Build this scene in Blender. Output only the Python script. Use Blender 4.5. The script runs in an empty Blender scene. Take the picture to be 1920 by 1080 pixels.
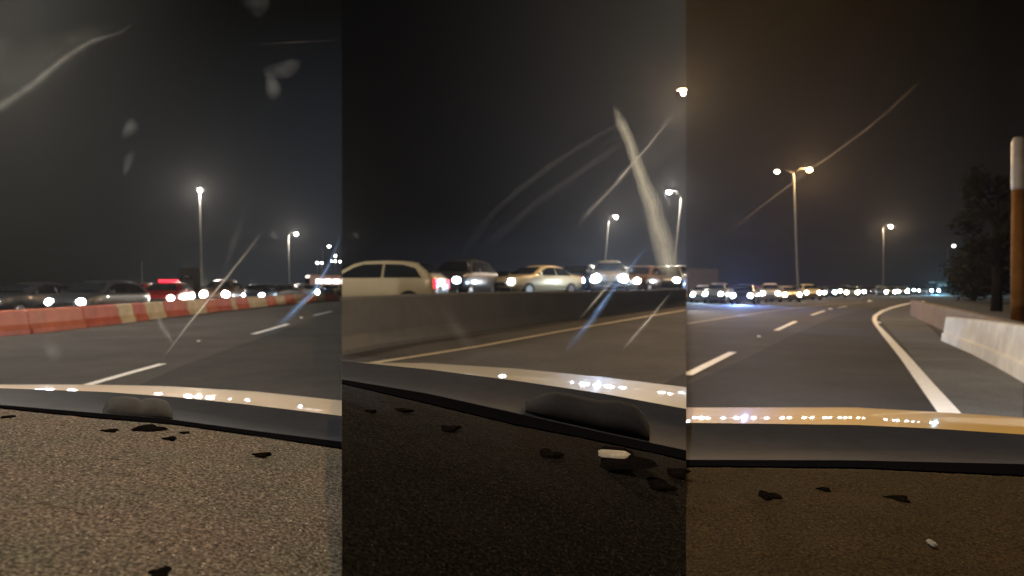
import bpy, bmesh, math, random
from mathutils import Vector, Matrix
random.seed(7)
R = math.radians
sc = bpy.context.scene
# ------------------------------------------------------------------ camera
F = 1200.0; CZ = 1.25
cam = bpy.data.objects.new('camera', bpy.data.cameras.new('camera'))
sc.collection.objects.link(cam); sc.camera = cam
cam.location = (0, 0, CZ); cam.rotation_euler = (R(90), 0, 0)
cam.data.sensor_width = 36; cam.data.lens = F/1920*36
cam.data.clip_start = .05; cam.data.clip_end = 4000
cam.data.dof.use_dof = True; cam.data.dof.focus_distance = 1.15; cam.data.dof.aperture_fstop = 4.6
sc.view_settings.view_transform = 'Standard'; sc.view_settings.look = 'None'
sc.view_settings.exposure = 0; sc.view_settings.gamma = 1
sc.cycles.use_denoising = True
sc.cycles.volume_bounces = 0; sc.cycles.max_bounces = 5; sc.cycles.transparent_max_bounces = 24
sc.cycles.sample_clamp_indirect = 4
U1 = (641-960)/F; U2 = (1286.5-960)/F          # azimuths where one stretch of road meets the next
SL = (.0025, .0292, 0.0)                       # gradient of each stretch
# ------------------------------------------------------------------ world: night sky
w = bpy.data.worlds.new('World'); sc.world = w; w.use_nodes = True
nt = w.node_tree; nt.nodes.clear()
def nd(t, **k):
    n = nt.nodes.new(t)
    for a, b in k.items(): setattr(n, a, b)
    return n
def mth(op, a, b=0.0, c=None, clamp=False):
    n = nd('ShaderNodeMath', operation=op); n.use_clamp = clamp
    for i, v in enumerate((a, b) if c is None else (a, b, c)):
        if hasattr(v, 'is_linked') or hasattr(v, 'links'): nt.links.new(v, n.inputs[i])
        else: n.inputs[i].default_value = v
    return n.outputs[0]
def mixc(f, a, b):
    n = nd('ShaderNodeMix', data_type='RGBA')
    for s, v in ((n.inputs[0], f), (n.inputs[6], a), (n.inputs[7], b)):
        if hasattr(v, 'links'): nt.links.new(v, s)
        elif isinstance(v, tuple): s.default_value = (*v, 1)
        else: s.default_value = v
    return n.outputs[2]
tc = nd('ShaderNodeTexCoord'); sp = nd('ShaderNodeSeparateXYZ'); nt.links.new(tc.outputs['Generated'], sp.inputs[0])
yy = mth('MAXIMUM', sp.outputs[1], .001); uu = mth('DIVIDE', sp.outputs[0], yy); el = mth('DIVIDE', sp.outputs[2], yy)
eup = mth('MULTIPLY', el, 2.3, clamp=True)
gL = mixc(eup, mixc(mth('MULTIPLY_ADD', uu, 2.2, 1.55, clamp=True), (.019, .018, .015), (.026, .034, .047)), mixc(mth('POWER', mth('MULTIPLY_ADD', uu, -2.9, -1.15, clamp=True), 2.2), (.0020, .0020, .0019), (.055, .053, .045)))
gM = mixc(mth('POWER', mth('MULTIPLY_ADD', uu, 1.85, .49, clamp=True), 2.0), (.0005, .0005, .0010), mixc(eup, (.047, .049, .058), (.038, .036, .031)))
gM = mixc(mth('MULTIPLY_ADD', el, -9.0, 1.0, clamp=True), gM, mixc(mth('MULTIPLY_ADD', uu, 1.9, .48, clamp=True), (.006, .006, .010), (.050, .058, .075)))
gR = mixc(eup, (.014, .013, .020), (.021, .0115, .0030))
gR = mixc(mth('MULTIPLY_ADD', uu, 2.6, -.95, clamp=True), gR, mixc(eup, (.007, .006, .006), (.0012, .0008, .0005)))
col = mixc(mth('GREATER_THAN', uu, U1), gL, gM)
col = mixc(mth('GREATER_THAN', uu, U2), col, gR)
bg = nd('ShaderNodeBackground'); nt.links.new(col, bg.inputs[0]); bg.inputs[1].default_value = .66
wo = nd('ShaderNodeOutputWorld'); nt.links.new(bg.outputs[0], wo.inputs[0])

# ------------------------------------------------------------------ helpers
def link(o): sc.collection.objects.link(o); return o
def tag(o, label=None, cat=None, group=None, kind=None):
    if label: o['label'] = label
    if cat: o['category'] = cat
    if group: o['group'] = group
    if kind: o['kind'] = kind
    return o
def empty(name, loc, rz=0, label=None, cat=None, group=None):
    o = bpy.data.objects.new(name, None); o.location = loc; o.rotation_euler = (0, 0, rz); o.empty_display_size = .2
    return tag(link(o), label, cat, group)
def mesh(name, vs, fs, mat, parent=None, smooth=False, uv=None):
    me = bpy.data.meshes.new(name); me.from_pydata([tuple(v) for v in vs], [], fs); me.update()
    for m in (mat if isinstance(mat, (list, tuple)) else [mat]): me.materials.append(m)
    if smooth: me.polygons.foreach_set('use_smooth', [True]*len(me.polygons))
    if uv:
        l = me.uv_layers.new(name='UVMap')
        for lp in me.loops: l.data[lp.index].uv = uv[lp.vertex_index]
    o = link(bpy.data.objects.new(name, me))
    if parent: o.parent = parent
    return o
class MB:
    def __init__(s): s.v = []; s.f = []
    def add(s, vs, fs):
        n = len(s.v); s.v += [tuple(v) for v in vs]; s.f += [tuple(i+n for i in f) for f in fs]; return s
    def box(s, c, d, rz=0):
        x, y, z = (q/2 for q in d); cr, sr = math.cos(rz), math.sin(rz)
        P = [(-x,-y,-z),(x,-y,-z),(x,y,-z),(-x,y,-z),(-x,-y,z),(x,-y,z),(x,y,z),(-x,y,z)]
        return s.add([(c[0]+a*cr-b*sr, c[1]+a*sr+b*cr, c[2]+h) for a, b, h in P], [(0,3,2,1),(4,5,6,7),(0,1,5,4),(1,2,6,5),(2,3,7,6),(3,0,4,7)])
    def tube(s, pts, rs, n=12):
        pts = [Vector(p) for p in pts]; rings = []; vs = []; fs = []
        for i, p in enumerate(pts):
            d = (pts[min(i+1, len(pts)-1)]-pts[max(i-1, 0)]).normalized()
            a = d.orthogonal().normalized() if abs(d.z) < .99 else Vector((1,0,0)); a = (a-d*a.dot(d)).normalized(); b = d.cross(a)
            if i and (a0 := rings[-1]) is not None:
                a = (a0-d*a0.dot(d)).normalized(); b = d.cross(a)
            rings.append(a); r = rs[i] if isinstance(rs, (list, tuple)) else rs
            vs += [p+(a*math.cos(t)+b*math.sin(t))*r for t in (2*math.pi*k/n for k in range(n))]
        for i in range(len(pts)-1):
            for k in range(n): fs.append((i*n+k, i*n+(k+1) % n, (i+1)*n+(k+1) % n, (i+1)*n+k))
        fs.append(tuple(range(n))[::-1]); fs.append(tuple((len(pts)-1)*n+k for k in range(n)))
        return s.add(vs, fs)
    def ball(s, c, r, nu=12, nv=8):
        r = r if isinstance(r, (list, tuple)) else (r, r, r); vs = [(c[0], c[1], c[2]-r[2])]; fs = []
        for i in range(1, nv):
            ph = -math.pi/2+math.pi*i/nv
            vs += [(c[0]+r[0]*math.cos(ph)*math.cos(t), c[1]+r[1]*math.cos(ph)*math.sin(t), c[2]+r[2]*math.sin(ph)) for t in (2*math.pi*k/nu for k in range(nu))]
        vs.append((c[0], c[1], c[2]+r[2])); L = len(vs)-1
        for k in range(nu):
            fs.append((0, 1+(k+1) % nu, 1+k)); fs.append((L, L-nu+k, L-nu+(k+1) % nu))
        for i in range(nv-2):
            for k in range(nu): a = 1+i*nu; fs.append((a+k, a+(k+1) % nu, a+nu+(k+1) % nu, a+nu+k))
        return s.add(vs, fs)
    def build(s, name, mat, parent=None, smooth=False): return mesh(name, s.v, s.f, mat, parent, smooth)
def lerp_list(pts, x):
    if x <= pts[0][0]: a, b = pts[0], pts[1]
    elif x >= pts[-1][0]: a, b = pts[-2], pts[-1]
    else:
        for a, b in zip(pts, pts[1:]):
            if a[0] <= x <= b[0]: break
    return a[1]+(b[1]-a[1])*(x-a[0])/(b[0]-a[0])
def sector(u): return 0 if u < U1 else (1 if u < U2 else 2)
def gz(u, d, s=None): return SL[sector(u) if s is None else s]*d
def G(px, py, h=0.0, s=None):
    """point on the road at height h seen in that direction"""
    u = (px-960)/F; s = sector(u) if s is None else s
    d = (CZ-h)/((py-540)/F+SL[s]); return Vector((u*d, d, SL[s]*d+h))
def A(px, py, d): return Vector(((px-960)/F*d, d, CZ-(py-540)/F*d))

# ------------------------------------------------------------------ materials
MAT = {}
def mat(name, base, rough=.6, metal=0, noise=None, bump=None, emit=None, spec=.5, coat=0):
    """noise=(scale, darker rgb, lighter rgb, detail, contrast); bump=(scale, strength, distance)"""
    m = bpy.data.materials.new(name); m.use_nodes = True; t = m.node_tree; b = t.nodes['Principled BSDF']
    b.inputs['Base Color'].default_value = (*base, 1); b.inputs['Roughness'].default_value = rough; b.inputs['Metallic'].default_value = metal
    b.inputs['Specular IOR Level'].default_value = spec; b.inputs['Coat Weight'].default_value = coat; b.inputs['Coat Roughness'].default_value = .04
    tcn = t.nodes.new('ShaderNodeTexCoord')
    if noise:
        n = t.nodes.new('ShaderNodeTexNoise'); n.inputs['Scale'].default_value = noise[0]; n.inputs['Detail'].default_value = noise[3]; n.inputs['Roughness'].default_value = .7
        t.links.new(tcn.outputs['Object'], n.inputs['Vector'])
        r = t.nodes.new('ShaderNodeValToRGB'); r.color_ramp.elements[0].position = .5-noise[4]; r.color_ramp.elements[1].position = .5+noise[4]
        r.color_ramp.elements[0].color = (*noise[1], 1); r.color_ramp.elements[1].color = (*noise[2], 1)
        t.links.new(n.outputs['Fac'], r.inputs['Fac']); t.links.new(r.outputs['Color'], b.inputs['Base Color'])
    if bump:
        n = t.nodes.new('ShaderNodeTexNoise'); n.inputs['Scale'].default_value = bump[0]; n.inputs['Detail'].default_value = 4
        t.links.new(tcn.outputs['Object'], n.inputs['Vector'])
        q = t.nodes.new('ShaderNodeBump'); q.inputs['Strength'].default_value = bump[1]; q.inputs['Distance'].default_value = bump[2]
        t.links.new(n.outputs['Fac'], q.inputs['Height']); t.links.new(q.outputs['Normal'], b.inputs['Normal'])
    if emit: b.inputs['Emission Color'].default_value = (*emit[0], 1); b.inputs['Emission Strength'].default_value = emit[1]
    MAT[name] = m; return m
def asphalt(name, lo, hi):
    m = mat(name, lo, .9, noise=(.5, tuple(c*.85 for c in lo), tuple(c*1.1 for c in hi), 9, .16), bump=(60, .5, .01), spec=.12)
    t = m.node_tree; b = t.nodes['Principled BSDF']; src = b.inputs['Base Color'].links[0].from_socket
    n = t.nodes.new('ShaderNodeTexNoise'); n.inputs['Scale'].default_value = 45; n.inputs['Detail'].default_value = 3
    t.links.new(t.nodes['Texture Coordinate'].outputs['Object'], n.inputs['Vector'])
    mr = t.nodes.new('ShaderNodeMapRange'); mr.inputs[1].default_value = .3; mr.inputs[2].default_value = .7; mr.inputs[3].default_value = .65; mr.inputs[4].default_value = 1.35
    t.links.new(n.outputs['Fac'], mr.inputs[0])
    v = t.nodes.new('ShaderNodeVectorMath'); v.operation = 'SCALE'; t.links.new(src, v.inputs[0]); t.links.new(mr.outputs[0], v.inputs['Scale'])
    t.links.new(v.outputs[0], b.inputs['Base Color']); return m
asphalt('asphalt', (.044, .041, .040), (.066, .061, .058))
asphalt('asphalt_dark', (.022, .0215, .0225), (.037, .035, .035))
asphalt('asphalt_pale', (.085, .087, .090), (.125, .126, .125))
mat('white_paint', (.85, .85, .83), .6, noise=(9, (.66, .66, .65), (.92, .92, .90), 5, .25))
mat('cream_paint', (.5, .42, .27), .6, noise=(9, (.30, .25, .16), (.50, .42, .28), 5, .25))
mat('concrete', (.5, .46, .38), .85, noise=(1.3, (.34, .30, .24), (.62, .57, .47), 9, .2), bump=(40, .3, .01))
mat('concrete_dark', (.12, .10, .09), .9, noise=(2, (.05, .042, .038), (.10, .085, .075), 6, .2))
mat('earth', (.09, .06, .035), .95, noise=(1.2, (.10, .065, .032), (.20, .135, .07), 8, .25), bump=(14, .8, .05))
mat('dark_earth', (.02, .016, .01), .95, noise=(1.2, (.010, .008, .005), (.03, .025, .015), 8, .25))
mat('red_plastic', (.48, .085, .045), .5, noise=(2.0, (.30, .045, .03), (.56, .12, .06), 8, .22))
mat('orange_plastic', (.55, .15, .06), .5, noise=(2.0, (.34, .085, .05), (.62, .18, .09), 8, .22))
mat('cream_plastic', (.60, .50, .34), .5, noise=(2.2, (.36, .29, .18), (.68, .58, .40), 8, .22))
mat('pole_metal', (.16, .16, .155), .6, .2, noise=(3, (.11, .11, .105), (.19, .185, .175), 5, .25))
mat('pale_mast', (.55, .52, .40), .7, noise=(2.2, (.40, .38, .29), (.62, .60, .50), 6, .25))
mat('rust_paint', (.20, .075, .01), .8, spec=.1, noise=(2.0, (.10, .038, .006), (.22, .09, .016), 6, .25))
mat('sign_white', (.34, .30, .26), .5, noise=(3, (.26, .22, .19), (.42, .38, .34), 4, .3))
mat('bonnet_cream', (.58, .50, .385), .55, 0, spec=.1, coat=.55)
mat('bonnet_sand', (.30, .26, .175), .55, 0, spec=.1, coat=.55)
mat('bonnet_gold', (.52, .34, .085), .55, 0, spec=.1, coat=.55)
mat('cowl', (.05, .053, .064), .7, spec=.06, noise=(16, (.016, .018, .025), (.026, .029, .037), 5, .3), bump=(30, .15, .004))
mat('rubber', (.004, .004, .005), 1.0, spec=0)
mat('lump_grey', (.09, .09, .088), .9, spec=.1, noise=(30, (.030, .031, .033), (.062, .062, .060), 5, .3), bump=(45, .2, .003))
mat('lump_dark', (.035, .036, .042), .9, spec=.1, noise=(30, (.008, .008, .011), (.020, .021, .025), 5, .3), bump=(45, .2, .003))
mat('glass_dark', (.012, .014, .018), .12, 0, spec=.7)
mat('tyre', (.015, .015, .015), .9)
mat('rim', (.35, .35, .36), .35, .8)
mat('trim', (.02, .02, .022), .5)
for n, c in dict(cream=(.50, .43, .29), charcoal=(.035, .037, .043), silver=(.22, .23, .25), red=(.28, .015, .02), navy=(.02, .03, .07), white=(.5, .5, .5), brown=(.10, .06, .04)).items():
    mat('car_'+n, c, .35, .15, coat=.6, noise=(.8, tuple(q*.85 for q in c), tuple(min(1, q*1.1) for q in c), 3, .3))
mat('head_white', (.9, .9, .9), emit=((.92, .96, 1), 90))
mat('head_blue', (.9, .9, .9), emit=((.66, .82, 1), 90))
mat('head_warm', (.9, .9, .9), emit=((1, .84, .58), 70))
mat('head_cyan', (.9, .9, .9), emit=((.60, .95, 1), 70))
mat('head_strong', (.9, .9, .9), emit=((1, .93, .80), 300))
mat('head_strong_blue', (.9, .9, .9), emit=((.62, .84, 1), 300))
mat('tail_red', (.5, .01, .01), emit=((1, .03, .06), 2.6))
mat('tail_dim', (.3, .01, .01), emit=((1, .05, .05), .35))
mat('amber_lens', (.6, .25, .04), emit=((1, .42, .08), 2.0))
mat('housing', (.03, .03, .03), .7, spec=.1)
mat('lamp_white', (.9, .9, .9), emit=((1, .97, .88), 45))
mat('lamp_amber', (.9, .9, .9), emit=((1, .50, .12), 8))
mat('lamp_peach', (.9, .9, .9), emit=((1, .80, .55), 60))
mat('bus_window', (.3, .3, .3), emit=((1, .88, .82), 3.0))
mat('bus_window_blue', (.3, .3, .3), emit=((.45, .8, 1), .35))
mat('bus_pink', (.42, .26, .24), .5, noise=(1, (.30, .17, .16), (.48, .32, .30), 3, .3))
mat('bus_teal', (.05, .12, .15), .5, noise=(1, (.04, .09, .12), (.07, .16, .19), 3, .3))
mat('bark', (.015, .011, .008), .95, spec=.05, noise=(6, (.008, .006, .004), (.02, .015, .01), 5, .3))
mat('foliage', (.03, .03, .012), .9, noise=(1.3, (.005, .006, .003), (.020, .019, .009), 4, .3), spec=.1)
mat('wall_dim', (.04, .03, .033), .9, noise=(.5, (.028, .02, .022), (.05, .038, .04), 4, .3))
def carpet(name, cols, gain, amp=1.0):
    m = mat(name, cols[1], .95, bump=(260, .8, .003), spec=.05); t = m.node_tree; b = t.nodes['Principled BSDF']; tcn = t.nodes['Texture Coordinate']
    def nz(s, d):
        n = t.nodes.new('ShaderNodeTexNoise'); n.inputs['Scale'].default_value = s; n.inputs['Detail'].default_value = d; n.inputs['Roughness'].default_value = .75
        t.links.new(tcn.outputs['Object'], n.inputs['Vector']); return n
    r = t.nodes.new('ShaderNodeValToRGB'); e = r.color_ramp.elements; e[0].position = .34; e[1].position = .70
    e[0].color = (*[c*gain for c in cols[0]], 1); e[1].color = (*[c*gain for c in cols[2]], 1)
    k = e.new(.5); k.color = (*[c*gain for c in cols[1]], 1)
    t.links.new(nz(230, 3).outputs['Fac'], r.inputs['Fac'])
    # worn reddish and olive patches in the pile
    r2 = t.nodes.new('ShaderNodeValToRGB'); e = r2.color_ramp.elements; e[0].position = .38; e[1].position = .64
    e[0].color = (.90, .94, .86, 1); e[1].color = (1.12, 1.0, .95, 1); t.links.new(nz(9, 5).outputs['Fac'], r2.inputs['Fac'])
    mx = t.nodes.new('ShaderNodeMix'); mx.data_type = 'RGBA'; mx.blend_type = 'MULTIPLY'; mx.inputs[0].default_value = amp
    t.links.new(r.outputs[0], mx.inputs[6]); t.links.new(r2.outputs[0], mx.inputs[7])
    # pale fibres
    v = t.nodes.new('ShaderNodeTexVoronoi'); v.inputs['Scale'].default_value = 120; t.links.new(tcn.outputs['Object'], v.inputs['Vector'])
    lt = t.nodes.new('ShaderNodeMath'); lt.operation = 'LESS_THAN'; lt.inputs[1].default_value = .13; t.links.new(v.outputs['Distance'], lt.inputs[0])
    pk = t.nodes.new('ShaderNodeMath'); pk.operation = 'MULTIPLY'; t.links.new(lt.outputs[0], pk.inputs[0])
    sv = t.nodes.new('ShaderNodeSeparateColor'); t.links.new(v.outputs['Color'], sv.inputs[0])
    g = t.nodes.new('ShaderNodeMath'); g.operation = 'GREATER_THAN'; g.inputs[1].default_value = .66; t.links.new(sv.outputs[0], g.inputs[0]); t.links.new(g.outputs[0], pk.inputs[1])
    m2 = t.nodes.new('ShaderNodeMix'); m2.data_type = 'RGBA'; t.links.new(pk.outputs[0], m2.inputs[0]); t.links.new(mx.outputs[2], m2.inputs[6])
    m2.inputs[7].default_value = (*[min(.9, c*gain*2.0) for c in cols[2]], 1); t.links.new(m2.outputs[2], b.inputs['Base Color'])
    return m
carpet('carpet_brown', ((.03, .027, .024), (.17, .150, .130), (.50, .45, .385)), .58)
carpet('carpet_shade', ((.004, .0035, .003), (.022, .018, .015), (.12, .10, .085)), .20)  # same mat as the brown one, shade put into the colour
carpet('carpet_amber_light', ((.020, .014, .007), (.060, .043, .023), (.12, .084, .036)), .50)  # same mat again, amber lamplight put into the colour
mat('hole_dark', (.004, .003, .003), 1, spec=0, noise=(120, (.002, .002, .002), (.008, .006, .005), 3, .2))
mat('chip', (.18, .17, .14), .6, noise=(60, (.08, .075, .06), (.26, .24, .20), 3, .3))
def glare_smudge_mat(name, colr, alpha, soft=1.6, fade=.25, blob=False, rough=(.45, 1.25)):  # translucent film: imitates glare streaks of the lights, also used for smudges
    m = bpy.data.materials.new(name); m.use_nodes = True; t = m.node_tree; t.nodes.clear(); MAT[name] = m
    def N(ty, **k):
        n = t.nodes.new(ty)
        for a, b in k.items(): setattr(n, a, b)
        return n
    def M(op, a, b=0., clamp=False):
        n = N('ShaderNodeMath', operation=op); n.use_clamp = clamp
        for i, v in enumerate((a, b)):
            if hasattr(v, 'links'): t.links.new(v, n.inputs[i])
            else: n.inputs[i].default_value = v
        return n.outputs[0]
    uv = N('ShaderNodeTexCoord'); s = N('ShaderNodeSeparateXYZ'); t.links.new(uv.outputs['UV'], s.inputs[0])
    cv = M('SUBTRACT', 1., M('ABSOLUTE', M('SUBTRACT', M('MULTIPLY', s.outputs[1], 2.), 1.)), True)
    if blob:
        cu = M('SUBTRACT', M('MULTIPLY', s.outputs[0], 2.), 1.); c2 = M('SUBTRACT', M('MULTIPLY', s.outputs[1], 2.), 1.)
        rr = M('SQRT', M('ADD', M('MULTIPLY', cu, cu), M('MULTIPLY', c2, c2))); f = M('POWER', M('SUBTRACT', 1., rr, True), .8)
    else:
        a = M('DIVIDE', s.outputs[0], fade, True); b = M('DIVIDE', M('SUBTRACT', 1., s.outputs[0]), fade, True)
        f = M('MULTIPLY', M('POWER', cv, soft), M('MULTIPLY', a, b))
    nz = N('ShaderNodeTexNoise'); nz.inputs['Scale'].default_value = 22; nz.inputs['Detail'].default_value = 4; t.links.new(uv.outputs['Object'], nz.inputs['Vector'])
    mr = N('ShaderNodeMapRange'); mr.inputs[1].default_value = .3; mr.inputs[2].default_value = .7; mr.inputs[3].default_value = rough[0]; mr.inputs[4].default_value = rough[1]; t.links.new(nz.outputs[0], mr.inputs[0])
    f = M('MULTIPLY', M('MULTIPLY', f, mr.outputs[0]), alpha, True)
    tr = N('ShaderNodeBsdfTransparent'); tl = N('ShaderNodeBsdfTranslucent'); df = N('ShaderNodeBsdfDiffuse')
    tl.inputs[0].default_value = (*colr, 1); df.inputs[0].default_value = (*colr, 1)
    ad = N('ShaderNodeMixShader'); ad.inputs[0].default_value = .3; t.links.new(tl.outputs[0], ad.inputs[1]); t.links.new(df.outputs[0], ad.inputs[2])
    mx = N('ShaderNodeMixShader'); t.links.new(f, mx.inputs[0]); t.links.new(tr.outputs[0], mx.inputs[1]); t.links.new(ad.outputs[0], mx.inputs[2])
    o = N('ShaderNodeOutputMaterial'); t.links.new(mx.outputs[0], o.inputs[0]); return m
glare_smudge_mat('glare_warm', (.76, .82, .84), .17)
glare_smudge_mat('glare_wide', (.76, .80, .82), .045, soft=1.0)
glare_smudge_mat('glare_bright', (.92, .92, .88), .42, soft=2.4, fade=.45)
glare_smudge_mat('glare_deep_blue', (.26, .48, 1.0), .66, soft=2.0, fade=.45)
glare_smudge_mat('glare_thick', (.92, .94, .82), .37, soft=.9, fade=.12, rough=(.85, 1.08))
glare_smudge_mat('glare_faint', (.80, .80, .78), .035, soft=1.2, fade=.5)
glare_smudge_mat('glare_blue', (.35, .55, .95), .20)
glare_smudge_mat('glare_amber', (.9, .70, .50), .20, soft=2.2, fade=.5)
glare_smudge_mat('smudge', (.70, .80, .88), .10, blob=True, rough=(.1, 1.3))
glare_smudge_mat('smudge_pale', (.8, .8, .8), .30, blob=True)

# ------------------------------------------------------------------ setting: ground of the three road stretches
def ground_sheet():
    vs, fs = [], []
    ds = [.4, 1, 2, 4, 7, 10, 14, 20, 28, 40, 60, 90, 140, 220, 400, 1500]
    secs = [(-3.0, U1, 0), (U1, U2, 1), (U2, 3.0, 2)]
    for ua, ub, s in secs:
        base = len(vs); n = 8
        for i in range(n+1):
            u = ua+(ub-ua)*i/n
            for d in ds: vs.append((u*d, d, SL[s]*min(d, 400)))
        m = len(ds)
        for i in range(n):
            for j in range(m-1): fs.append((base+i*m+j, base+(i+1)*m+j, base+(i+1)*m+j+1, base+i*m+j+1))
    m = len(ds); per = 9*m                      # banks where one stretch rises beside the next
    for a0, b0 in ((8*m, per), (per+8*m, 2*per)):
        for j in range(m-1): fs.append((a0+j, b0+j, b0+j+1, a0+j+1))
    k = len(vs); vs += [(-400, .4, 0), (400, .4, 0), (400, -60, 0), (-400, -60, 0)]; fs.append((k, k+3, k+2, k+1))
    return tag(mesh('road', vs, fs, MAT['asphalt']), kind='structure')
ground_sheet()
def patch(name, pts, m, lift=.004, cat=None):
    """a flat sheet on the road through picture directions, subdivided enough to hug the slope"""
    vs = [G(x, y) for x, y in pts]; vs = [(v.x, v.y, v.z+lift) for v in vs]
    return tag(mesh(name, vs, [tuple(range(len(vs)))], m), kind='structure')
def ribbon(name, left, right, m, lift=.008):
    vs = []; n = len(left)
    for (a, b) in zip(left, right):
        p, q = G(*a), G(*b); vs += [(p.x, p.y, p.z+lift), (q.x, q.y, q.z+lift)]
    return tag(mesh(name, vs, [(2*i, 2*i+1, 2*i+3, 2*i+2) for i in range(n-1)], m), kind='structure')
def line(name, pts, wid, m, lift=.010):
    """painted line of real width wid along road points"""
    P = [G(*p) for p in pts]; vs = []
    for i, p in enumerate(P):
        d = (P[min(i+1, len(P)-1)]-P[max(i-1, 0)]); n = Vector((-d.y, d.x, 0)).normalized()*wid/2
        for q in (p-n, p+n): vs.append((q.x, q.y, p.z+lift))
    return tag(mesh(name, vs, [(2*i, 2*i+1, 2*i+3, 2*i+2) for i in range(len(P)-1)], m), kind='structure')
# left stretch
patch('carriageway', [(180, 760), (340, 686), (470, 640), (560, 606), (639, 580), (639, 760)], MAT['asphalt_dark'])
line('lane_marking', [(150, 727), (230, 704), (305, 683)], .13, MAT['white_paint'])
line('lane_marking', [(475, 627), (510, 617), (540, 608)], .16, MAT['white_paint'])
line('lane_marking', [(588, 592), (622, 584)], .16, MAT['white_paint'])
# middle stretch
line('gutter', [(642, 672), (775, 645), (900, 627), (1083, 601), (1284, 573)], .34, MAT['asphalt_dark'], .006)
line('edge_marking', [(690, 683), (800, 666), (900, 650), (1040, 624), (1160, 603), (1285, 582)], .14, MAT['cream_paint'])
patch('carriageway', [(1236, 724), (1285, 700), (1285, 735), (1236, 735)], MAT['asphalt_dark'], .005)
# right stretch
patch('carriageway', [(1288, 722), (1400, 672), (1470, 636), (1560, 596), (1620, 580), (1650, 576), (1640, 600), (1680, 660), (1775, 790), (1288, 790)], MAT['asphalt_dark'], .004)
patch('hard_shoulder', [(1800, 790), (1700, 655), (1650, 600), (1655, 585), (1700, 571), (1770, 640), (1919, 712), (1919, 790)], MAT['asphalt_pale'], .004)
line('edge_marking', [(1289, 607), (1360, 596), (1430, 586), (1500, 577), (1560, 571), (1640, 566)], .12, MAT['cream_paint'])
for a in ([(1270, 713), (1330, 683), (1374, 661)], [(1455, 620), (1492, 603)], [(1522, 591), (1546, 583)], [(1571, 577.5), (1588, 574)]):
    line('lane_marking', [p for p in a if p[0] > 1200] if a[0][0] > 1287 else [(1288, 704), (1330, 683), (1374, 661)], .15, MAT['white_paint'])
ribbon('edge_marking', [(1762, 780), (1722, 722), (1688, 672), (1655, 630), (1640, 610), (1635, 600), (1637, 592), (1650, 583), (1668, 576.5), (1690, 571), (1712, 567)],
       [(1806, 780), (1752, 722), (1708, 672), (1668, 630), (1648, 610), (1644, 600), (1645, 593), (1658, 584.5), (1675, 578), (1696, 572), (1714, 567.6)], MAT['white_paint'])

# low barriers beside the middle and right stretches
def low_barrier(pts, hs, label, m='brown_concrete'):
    P = [G(*p, s=1) for p in pts]; vs = []; o0 = P[0].copy()
    pr = [(0, -.03), (.01, .08), (.13, .30), (.18, .96), (.20, 1.0), (.34, 1.0), (.36, .96), (.42, .30), (.54, .08), (.55, -.03)]
    for i, p in enumerate(P):
        d = (P[min(i+1, len(P)-1)]-P[max(i-1, 0)]); n = Vector((-d.y, d.x, 0)).normalized()
        if n.y < 0: n = -n
        for off, z in pr: q = p+n*off; vs.append((q.x-o0.x, q.y-o0.y, p.z+z*hs[i]-o0.z))
    k = len(pr); fs = [(k*i+j, k*(i+1)+j, k*(i+1)+j+1, k*i+j+1) for i in range(len(P)-1) for j in range(k-1)]
    e = k*(len(P)-1); fs += [tuple(range(k)), tuple(e+j for j in range(k))[::-1]]
    o = mesh('concrete_barrier', vs, fs, MAT[m]); o.location = o0; return tag(o, label, 'barrier')
mat('brown_concrete', (.10, .085, .07), .85, noise=(1.1, (.032, .029, .026), (.062, .055, .048), 7, .25), bump=(40, .3, .01))
MEDIAN = low_barrier([(600, 676), (700, 655), (775, 643), (900, 625), (1000, 611), (1083, 600), (1180, 588), (1330, 568)], [.83, .83, .82, .80, .76, .70, .64, .56], 'long brown concrete barrier in front of the nearer cars of the middle queue')

# ------------------------------------------------------------------ left: red and cream barrier blocks
BB = [(-60, 636), (0, 630), (104, 623), (167, 614), (260, 602.5), (312, 595.5), (396, 586), (415, 583), (470, 577.5), (515, 572.5), (573, 567.5), (640, 563.5)]
def by(x): return lerp_list(BB, x)
blocks = [(-58, 62, 'orange'), (62, 166, 'orange'), (166, 230, 'red'), (230, 258, 'cream'), (258, 281, 'red'), (281, 315, 'cream'), (315, 357, 'red'), (357, 390, 'cream'),
          (390, 412, 'orange'), (412, 438, 'red'), (438, 447, 'cream'), (447, 470, 'red'), (470, 503, 'cream'), (503, 521, 'orange'), (521, 538, 'cream'), (538, 556, 'orange'),
          (556, 574, 'cream'), (574, 594, 'orange'), (594, 612, 'cream'), (612, 638, 'orange')]
H = .64; ordn = ['nearest', 'second', 'third', 'fourth', 'fifth', 'sixth', 'seventh', 'eighth', 'ninth', 'tenth']
cnt = {}
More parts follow.
